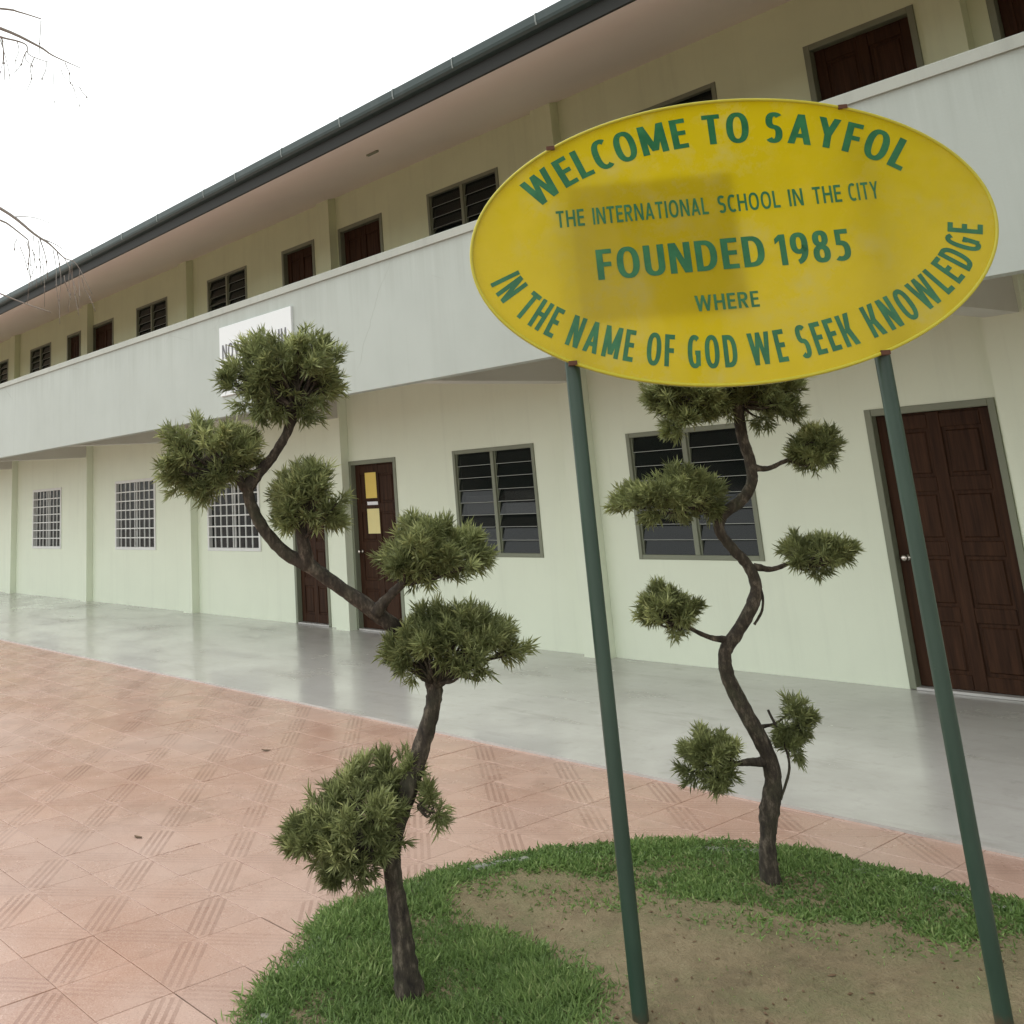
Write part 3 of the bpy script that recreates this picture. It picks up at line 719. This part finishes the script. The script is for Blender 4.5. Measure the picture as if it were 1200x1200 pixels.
m = MB(); m.box(-.012, .012, -.002, .0035, ZC-.20, ZC+.17); loc_child(m, 'batten', RUST, sg)
for s, (xb, xt) in enumerate(((PU, PU), (PU+1.135, PU+1.108))):
    m = MB(); N_ = 40; xs_ = [xb+(xt-xb)*i/N_ for i in range(N_+1)]
    ztop = ZC + .40
    m.tube([(xs_[i], .052, -.25+(ztop+.25)*i/N_) for i in range(N_+1)], [.0275]*(N_+1), 20); pl = loc_child(m, 'pole', POLE, sg, True)
    for sgn in (1, -1):    # clamps at the rim
        zz = ZC+sgn*SBb*math.sqrt(1-(xt/SA)**2)
        m = MB(); m.box(xt-.016, xt+.016, -.017, .05, zz-(.012 if sgn > 0 else .004), zz+(.004 if sgn > 0 else .012))
        loc_child(m, 'clamp', RUST, sg)
# ------------------------------------------------------------------ vegetation
def shade_attr(me, vals):
    a = me.attributes.new('shade', 'FLOAT', 'FACE'); a.data.foreach_set('value', vals)
def leaves_mesh(name, mat, P, D, Ln, Wd, S, rg, fold=.25):
    # P roots, D unit directions, Ln lengths, Wd widths, S shade; one slim folded leaf = 2 quads
    n = len(P); r = rg.normal(size=(n, 3)); side = np.cross(D, r); side /= np.linalg.norm(side, axis=1)[:, None]+1e-9; up = np.cross(side, D)
    mid = P + D*(Ln*.5)[:, None] + up*(Ln*.06)[:, None]; tip = P + D*Ln[:, None] - up*(Ln*.10)[:, None]
    a = mid + side*Wd[:, None] + up*(Wd*fold)[:, None]; b = mid - side*Wd[:, None] + up*(Wd*fold)[:, None]
    V = np.stack([P, a, tip, b], 1).reshape(-1, 3)
    i = np.arange(n)*4; F = np.concatenate([np.stack([i, i+1, i+2], 1), np.stack([i, i+2, i+3], 1)], 1).reshape(-1, 3)
    me = bpy.data.meshes.new(name); me.vertices.add(len(V)); me.vertices.foreach_set('co', V.ravel())
    me.loops.add(F.size); me.loops.foreach_set('vertex_index', F.ravel().astype(np.int32)); me.polygons.add(len(F))
    me.polygons.foreach_set('loop_start', np.arange(0, F.size, 3, dtype=np.int32)); me.polygons.foreach_set('loop_total', np.full(len(F), 3, np.int32))
    me.update(calc_edges=True); me.materials.append(mat); shade_attr(me, np.repeat(S, 2)); return me
def unit(v): return v/(np.linalg.norm(v, axis=-1)[..., None]+1e-9)
def pad_points(c, rad, n, rg, lumps):
    # shoots crowd into several lumps near the shell of a flattened pad
    lc = unit(rg.normal(size=(lumps, 3))); lc[:, 2] = lc[:, 2]*.9+.12; lc = unit(lc)*rg.uniform(.40, .86, (lumps, 1))
    k = rg.integers(0, lumps, n); q = unit(rg.normal(size=(n, 3)))*(rg.uniform(.15, 1, (n, 1))**.6)*.25
    d = lc[k]+q; ln = np.linalg.norm(d, axis=1)[:, None]; lim = rg.uniform(1.0, 1.22, (n, 1)); d = np.where(ln > lim, d/ln*lim, d)
    return c + d*rad, unit(d*np.array([1, 1, 1])+np.array([0, 0, .45])), k
def foliage_pad(tree, c, rad, shoots, seed, lumps=32, per=36, ll=.051, attach=None, yellow=0.):
    rg = np.random.default_rng(seed); c = np.array(c); rad = np.array(rad)
    shoots = int(shoots*.80); lumps = int(max(4, min(lumps, shoots/6))); P, D, k = pad_points(c, rad, shoots, rg, lumps)
    lum = rg.uniform(0, .55, lumps)[k]
    n = shoots*per; idx = np.repeat(np.arange(shoots), per); t = np.tile(np.linspace(0, 1, per), shoots)
    root = P[idx] + D[idx]*(t*.045)[:, None]
    spread = unit(rg.normal(size=(n, 3))); dirs = unit(D[idx]*(.35+.75*t)[:, None] + spread*.85)
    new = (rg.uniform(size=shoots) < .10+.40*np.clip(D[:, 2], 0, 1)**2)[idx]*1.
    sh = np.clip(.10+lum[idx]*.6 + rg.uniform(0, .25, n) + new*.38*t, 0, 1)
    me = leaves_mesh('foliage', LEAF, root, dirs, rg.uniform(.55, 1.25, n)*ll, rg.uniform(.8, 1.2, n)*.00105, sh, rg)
    o = bpy.data.objects.new('foliage', me); COL.objects.link(o); keep_world(o, tree); o['kind'] = 'stuff'
    # twigs feeding the shoots
    m = MB(); a = Vector(attach) if attach is not None else Vector(c)-Vector((0,0,rad[2]*.6)); r_ = random.Random(seed)
    for l in range(lumps):
        s = np.where(k == l)[0]
        if len(s) == 0: continue
        hub = Vector(P[s].mean(0)); mid = a.lerp(hub, .55)+Vector((r_.uniform(-.02,.02), r_.uniform(-.02,.02), r_.uniform(-.03,.01)))
        m.tube(catmull([a, mid, hub], 4), lerp_list([.008, .0055, .0035], 4), 6, True)
        for q in s[:12]: m.tube([mid.lerp(hub, r_.uniform(.3, 1)), Vector(P[q])], [.003, .0015], 4, False)
    o2 = m.build('twigs', BARK, None, True); keep_world(o2, o)
    return o
def build_tree(name, label, base_px, depth, trunk, branches, pads, seed, zb, thin=1.):
    base = on_depth(*base_px, depth); t = empty(name, (base.x, base.y, zb)); tag(t, label, 'tree', 'cloud-pruned trees in the planting bed')
    s = px_at(depth)
    def P3(p, d=0): return on_depth(p[0], p[1], depth+d)
    m = MB(); pts = [P3(p, p[3] if len(p) > 3 else 0) for p in trunk]
    pts[0] = pts[0] - Vector((0, 0, .06))
    m.tube(catmull(pts, 6), lerp_list([thin*p[2]/2/scale_at(q) for p, q in zip(trunk, pts)], 6), 14, True, wob=.10, seed=seed)
    o = m.build('trunk', BARK, None, True); keep_world(o, t)
    for br in branches:
        m = MB(); m.tube(catmull([P3(p, p[3] if len(p) > 3 else 0) for p in br], 6), lerp_list([p[2]/2/scale_at(P3(p)) for p in br], 6), 9, True, wob=.10, seed=seed+1)
        o = m.build('branch', BARK, None, True); keep_world(o, t)
    for i, (cx_, cy_, rx, ry, d, n, at_, *more) in enumerate(pads):
        c = P3((cx_, cy_), d); s_ = scale_at(c); rx, ry = max(rx-5, 8), max(ry-6, 8); r = (rx/s_, rx/s_*.95, ry/s_)
        foliage_pad(t, c, r, n, seed*100+i, attach=P3(at_, d*.6) if at_ else None, **(more[0] if more else {}))
    return t
D1 = on_z(478, 1145, .02).dot(HF); D2 = on_z(898, 1018, .02).dot(HF)
build_tree('topiary_tree', 'larger cloud-pruned tree left of the sign poles, trunk bending sharply left', (478, 1145), D1,
    [(480,1152,50),(474,1120,36),(466,1060,29),(459,1008,27),(464,968,28),(480,918,30),(496,868,26),(507,828,24),(508,800,25,.02),(492,766,24,.05),(466,738,23,.05),(438,716,24,.02),
     (402,691,20),(364,664,22),(332,646,19),(308,618,18),(294,590,17),(289,568,18)],
    [[(289,572,17),(305,552,13),(322,532,11),(338,503,11),(345,478,12),(346,440,10)], [(290,574,14),(275,557,9),(256,543,8),(238,535,7)],
     [(362,664,17),(356,640,16,-.02),(352,612,14,-.03)], [(440,718,16),(455,700,11,-.03),(474,682,9,-.05)],
     [(459,1008,16),(435,1006,13,-.02),(405,1000,13,-.03),(385,985,9,-.03)], [(400,1008,6,-.03),(396,1028,5,-.03),(385,1032,3,-.03)],
     [(510,800,16),(535,790,8,-.03),(562,798,3,-.05)]],
    [(338,440,66,56,0,330,(345,480)), (368,436,46,48,.05,120,(345,475)), (300,446,40,42,-.05,100,(345,480)),
     (245,534,60,54,0,310,(270,556)), (285,530,26,24,.05,60,(275,550)), (355,592,54,48,-.02,270,(354,630)),
     (500,652,68,46,-.05,300,(472,685)), (548,650,28,26,-.02,60,(480,680)), (535,752,78,42,-.03,330,(512,800)), (485,765,34,32,-.03,100,(505,800)),
     (412,960,68,68,-.02,330,(430,1000)), (468,915,30,34,.05,70,(470,950)), (370,985,34,26,-.03,90,(395,1000)), (398,1030,22,14,-.03,36,(396,1026),dict(lumps=3)), (508,942,12,22,-.03,26,(490,945),dict(lumps=2))],
    5, .01, .77)
build_tree('topiary_tree', 'slender cloud-pruned tree with zigzag trunk seen between the two sign poles', (898, 1018), D2,
    [(902,1028,36),(900,1005,27),(900,978,24),(902,950,31),(906,915,25),(898,880,25),(872,832,25),(853,793,22),(850,764,20),(866,738,20),(881,710,20),(886,688,18),(877,664,17),(858,642,16),(843,621,16),(848,602,17),
     (868,587,18),(881,566,17),(879,540,17),(870,512,17),(865,480,17),(862,440,14),(858,400,10)],
    [[(880,548,9),(900,549,6),(916,542,5),(935,535,4)], [(845,604,10),(825,598,8),(800,588,6),(770,580,5)], [(884,664,9),(905,667,6),(925,660,5),(945,655,4)],
     [(853,750,9),(832,747,6),(812,738,5),(795,728,4)], [(898,893,12),(880,893,9),(862,895,6),(840,895,4)], [(908,871,11),(922,869,8),(935,855,5),(938,835,3)], [(890,852,5,.02),(908,848,3,.02),(922,838,2,.02)],
     [(884,676,3),(893,695,3),(893,715,3),(884,732,3)], [(900,832,3,-.02),(918,870,3,-.02),(925,900,3,-.02),(915,937,3,-.02)],
     [(862,470,10),(890,462,7),(915,458,5)], [(862,470,10),(830,470,7),(790,470,5)]],
    [(805,470,52,34,0,270,(855,480)), (895,465,50,36,0,260,(862,470)), (850,440,70,55,.03,250,(862,450)), (850,395,70,45,.03,260,(860,420)), (800,495,30,14,-.02,50,(820,480)),
     (955,528,38,26,0,170,(925,540)), (782,582,62,31,-.04,270,(810,592)), (825,585,26,22,.02,60,(830,598)),
     (953,650,46,22,0,200,(930,660)), (782,716,36,30,0,190,(800,732)), (836,894,38,37,0,170,(862,895)), (930,840,26,24,0,60,(935,850)), (928,874,16,14,0,20,(928,868),dict(lumps=3))],
    9, .01, .74)
# grass and ground cover in the bed
def scatter(poly_px, n, rg, jitter=.03):
    P = [(on_z(x, y, .0).x, on_z(x, y, .0).y) for x, y in poly_px]; xs = [p[0] for p in P]; ys = [p[1] for p in P]; out = []
    while len(out) < n:
        x, y = rg.uniform(min(xs), max(xs)), rg.uniform(min(ys), max(ys))
        if in_poly(x+rg.normal()*jitter, y+rg.normal()*jitter, P): out.append((x, y))
    return np.array(out)
g1 = [(275,1235),(291,1180),(331,1124),(384,1068),(438,1041),(492,1025),(530,1019),(512,1060),(560,1085),(622,1098),(655,1122),(682,1148),(690,1166),(660,1195),(650,1260),(420,1330)]
g2 = [(500,1023),(560,1005),(640,992),(750,983),(850,983),(950,994),(1050,1016),(1130,1036),(1200,1055),(1300,1082),(1290,1116),(1200,1088),(1110,1090),(1040,1068),(950,1066),(890,1052),(800,1043),(740,1026),(640,1012),(540,1030)]
def grass(name, polys, n, mat, hmin, hmax, wd, seed, label, up=1.0):
    rg = np.random.default_rng(seed); P = np.concatenate([scatter(p, int(n*w), rg, j) for p, w, j in polys]); n = len(P)
    # tufts: thin the scatter with a lumpy mask
    msk = np.array([math.sin(9*x+3*y+seed)*math.sin(7*y-4*x)+.5*math.sin(23*x+5)*math.sin(19*y) for x, y in P]); keep = rg.uniform(-1.6, 1.2, n) < msk+.55; P = P[keep]; msk = msk[keep]; n = len(P)
    R = np.column_stack([P, soil_zv(P)-.006])
    D = rg.normal(size=(n, 3)); D[:, 2] = np.abs(rg.normal(size=n))*.45+up*.35; D = unit(D)
    ln = rg.uniform(hmin, hmax, n)*(1+.25*msk); sh = np.clip(.35+.22*msk+rg.normal(size=n)*.20, 0, 1)
    me = leaves_mesh(name, mat, R, D, ln, rg.uniform(.7, 1.2, n)*wd, sh, rg, .35)
    return tag(link(name, me), label, 'grass', kind='stuff')
grass('grass', [(g1, .84, .03), ([(500,1040),(580,1075),(660,1110),(730,1170),(700,1215),(640,1240),(520,1100)], .06, .07), ([(540,1080),(640,1090),(720,1160),(700,1200),(640,1230)], .02, .05)], 60000, GRASS, .022, .058, .0026, 1, 'bright green grass around the nearer tree by the kerb')
grass('ground_cover', [(g2, .95, .025), ([(540,1025),(740,1030),(890,1062),(1040,1082),(1200,1092),(1200,1108),(1030,1100),(880,1085),(730,1055),(560,1045)], .035, .05)], 46000, COVER, .016, .040, .0042, 2, 'dark green leafy ground cover along the back edge of the planting bed', .6)
grass('sparse_sprouts', [([(520,1040),(740,1040),(950,1085),(1200,1100),(1250,1250),(700,1250),(700,1160),(560,1080)], 1., .05)], 1400, GRASS, .008, .022, .0022, 4, 'sparse tiny green sprouts over the bare soil', .4)
# litter on the soil
def dry_leaf(name, x, y, z, ln, rot, curl, parent=None):
    m = MB(); n = 5; top = []; pts = []
    for i in range(n+1):
        t = i/n; w_ = math.sin(math.pi*min(1, t*.95+.03))**.8*ln*.22; zz = curl*ln*(t-.5)**2*1.6
        pts.append(((t-.5)*ln, w_, zz+w_*.12, -w_))
    for X, w_, zz, w2 in pts: m.v += [(X, w_, zz), (X, 0, zz*.6), (X, w2, zz)]
    for i in range(n):
        for k in range(2): a = i*3+k; m.f.append((a, a+3, a+4, a+1)); m.m.append(0)
    nv = len(m.v); m.v += [(a, b, c+.0012) for a, b, c in m.v]
    for f in list(m.f): m.f.append(tuple(nv+k for k in f[::-1])); m.m.append(0)
    o = m.build(name, DRY, None, True); o.location = (x, y, z); o.rotation_euler = (0, 0, rot); return o
for (px_, py_, ln, rot, lab) in ((162, 982, .06, .3, 'small dark dry leaf lying on the pink tiles at left'), (312, 880, .07, .6, 'thin brown dry leaf on the tiles near the middle of the paving')):
    q = on_z(px_, py_, ZB); tag(dry_leaf('fallen_leaf', q.x, q.y, ZB+.003, ln, rot, .25), lab, 'leaf', 'fallen leaves on the paving')
m = MB(); rl = random.Random(12)
for k in range(170):
    x, y = rl.uniform(540, 1230), rl.uniform(1030, 1240); q = on_z(x, y, .01)
    if not in_poly(q.x, q.y, BED): continue
    z = soil_z(q.x, q.y)+.004; a = rl.uniform(0, 6.28); l_ = rl.uniform(.004, .014)*(2 if rl.random() < .06 else 1); w_ = l_*rl.uniform(.15, .5); ca, sa = math.cos(a), math.sin(a); h = rl.uniform(.002, .006)
    b_ = [(q.x+ca*i*l_-sa*j*w_, q.y+sa*i*l_+ca*j*w_) for i, j in ((-1,0),(0,-1),(1,0),(0,1))]
    n0 = len(m.v); m.v += [(X, Y, z) for X, Y in b_]+[(q.x, q.y, z+h), (q.x, q.y, z-h)]
    for i in range(4): m.f += [(n0+i, n0+(i+1) % 4, n0+4), (n0+(i+1) % 4, n0+i, n0+5)]; m.m += [0, 0]
tag(m.build('leaf_litter', DRY), 'scattered brown leaf litter on the bare soil', 'litter', kind='stuff')
# ------------------------------------------------------------------ bare-branched tree whose twigs reach in from the left
DB = 6.2
def q3(x, y, d=0): return on_depth(x, y, DB+d)
tb = q3(-420, 900); bt = empty('bare_tree', (tb.x, tb.y, ZB)); tag(bt, 'bare leafless tree whose thin drooping twigs hang into view against the sky', 'tree')
s = px_at(DB)
def limb(pts, rad, name='branch', sides=7):
    m = MB(); m.tube(catmull(pts, 5), lerp_list(rad, 5), sides, True); keep_world(m.build(name, TWIG, None, True), bt)
g0 = Vector((tb.x, tb.y, ZB-.1))
limb([g0, g0+Vector((.03,.02,1.2)), q3(-400, 250), q3(-390, -50), q3(-380, -300)], [.14, .115, .095, .07, .04], 'trunk', 12)
mains = [[(-396,150,.045),(-250,60,.03),(-120,0,.018),(0,10,.006),(22,14,.0045),(48,22,.003)],
         [(-395,100,.05),(-220,-20,.034),(-90,5,.02),(0,33,.009),(45,54,.006),(62,65,.004),(95,80,.0018)],
         [(-90,5,.014),(-40,28,.008),(0,43,.0055),(20,48,.0045),(31,53,.0035),(33,63,.0025),(45,69,.0022),(58,73,.0016)],
         [(-398,260,.05),(-200,190,.03),(-90,200,.016),(0,244,.008),(40,274,.006),(58,286,.0045),(75,302,.003),(90,310,.002),(108,345,.0012)],
         [(-90,200,.012),(-40,240,.007),(0,258,.005),(10,263,.0045),(33,281,.003)],
         [(-398,280,.04),(-260,260,.022),(-120,280,.012),(-30,330,.005),(20,352,.003),(60,366,.0018)],
         [(14,254,.003),(40,255,.0018),(70,266,.0012)], [(48,279,.003),(66,287,.002),(80,297,.0012)]]
for b_ in mains: limb([q3(x, y) for x, y, r in b_], [r*1.25 for *_, r in b_])
rt = random.Random(31)
hang = [(48,24,0,45,.0014),(2,44,4,50,.002),(20,48,0,38,.0012),(31,60,-14,26,.0016),(40,68,-8,40,.0015),(54,72,-4,34,.0014),(0,46,14,70,.0012),(33,282,3,45,.0017),(46,278,10,48,.0017),(31,283,12,46,.0011),(75,302,16,40,.0012),(20,280,-2,20,.0012),
        (62,292,8,70,.0011),(84,308,10,62,.0011),(96,325,14,40,.0011),(50,300,4,60,.001),(70,310,2,70,.001)]
rt2 = random.Random(77)
for k in range(22):     # finer hanging twigs along the two limbs in view
    t = rt2.random()
    if k % 2: x, y = -30+125*t, 20+60*t
    else: x, y = -30+140*t, 228+95*t
    hang.append((x, y+rt2.uniform(0, 25), rt2.uniform(-8, 22), rt2.uniform(18, 62), rt2.uniform(.0009, .0016)))
for x, y, dx, dy, r in hang:
    r *= 1.9
    pts = [q3(x+dx*t+rt.uniform(-2.5, 2.5)*(t > 0), y+dy*t, rt.uniform(-.05, .05)) for t in (0, .3, .6, 1)]
    limb(pts, [r*1.3, r, r*.9, r*.6], 'twig', 5)
    m = MB(); p = pts[2]; m.tube([p-Vector((0,0,.008)), p, p+Vector((0,0,.008))], [r*.8, r*2.4, r*.8], 6); keep_world(m.build('bud', TWIG, None, True), bt)

# ------------------------------------------------------------------ unseen leafy trees added out of frame to darken the right side
def added_shade_tree(x, y, h, r, seed, label):
    t = empty('added_shade_tree', (x, y, ZB)); tag(t, label, 'tree', 'unseen trees added for their shade'); rr = random.Random(seed); rg = np.random.default_rng(seed)
    m = MB(); top = Vector((x+rr.uniform(-.3, .3), y+rr.uniform(-.3, .3), h*.62))
    m.tube(catmull([(x, y, ZB-.1), (x+.05, y, h*.25), top], 6), lerp_list([.24, .18, .10], 6), 12, wob=.08, seed=seed); keep_world(m.build('trunk', BARK, None, True), t)
    cs = []
    for k in range(9):
        a = k*2.4; q = Vector((x+math.cos(a)*r*.6, y+math.sin(a)*r*.6, h*rr.uniform(.63, .95))); cs.append(np.array(q))
        m = MB(); m.tube(catmull([Vector((x+.05, y, h*rr.uniform(.28, .5))), (Vector((x, y, h*.55))+q)/2, q], 5), lerp_list([.09, .06, .02], 5), 8); keep_world(m.build('branch', BARK, None, True), t)
    n = 14000; cs = np.array(cs); k = rg.integers(0, len(cs), n); P = cs[k]+unit(rg.normal(size=(n, 3)))*(rg.uniform(0, 1, (n, 1))**.4)*np.array([r*.55, r*.55, r*.42])
    me = leaves_mesh('crown', CROWN, P, unit(rg.normal(size=(n, 3))), rg.uniform(.12, .2, n), rg.uniform(.035, .06, n), rg.uniform(0, 1, n), rg)
    o = link('crown', me); keep_world(o, t); o['kind'] = 'stuff'
added_shade_tree(5.2, -2.2, 8.5, 4.2, 41, 'unseen broad leafy tree added behind the camera to shade the right side')
added_shade_tree(2.9, 3.0, 12.5, 5.2, 42, 'unseen broad leafy tree added off frame to the right to cast shade')
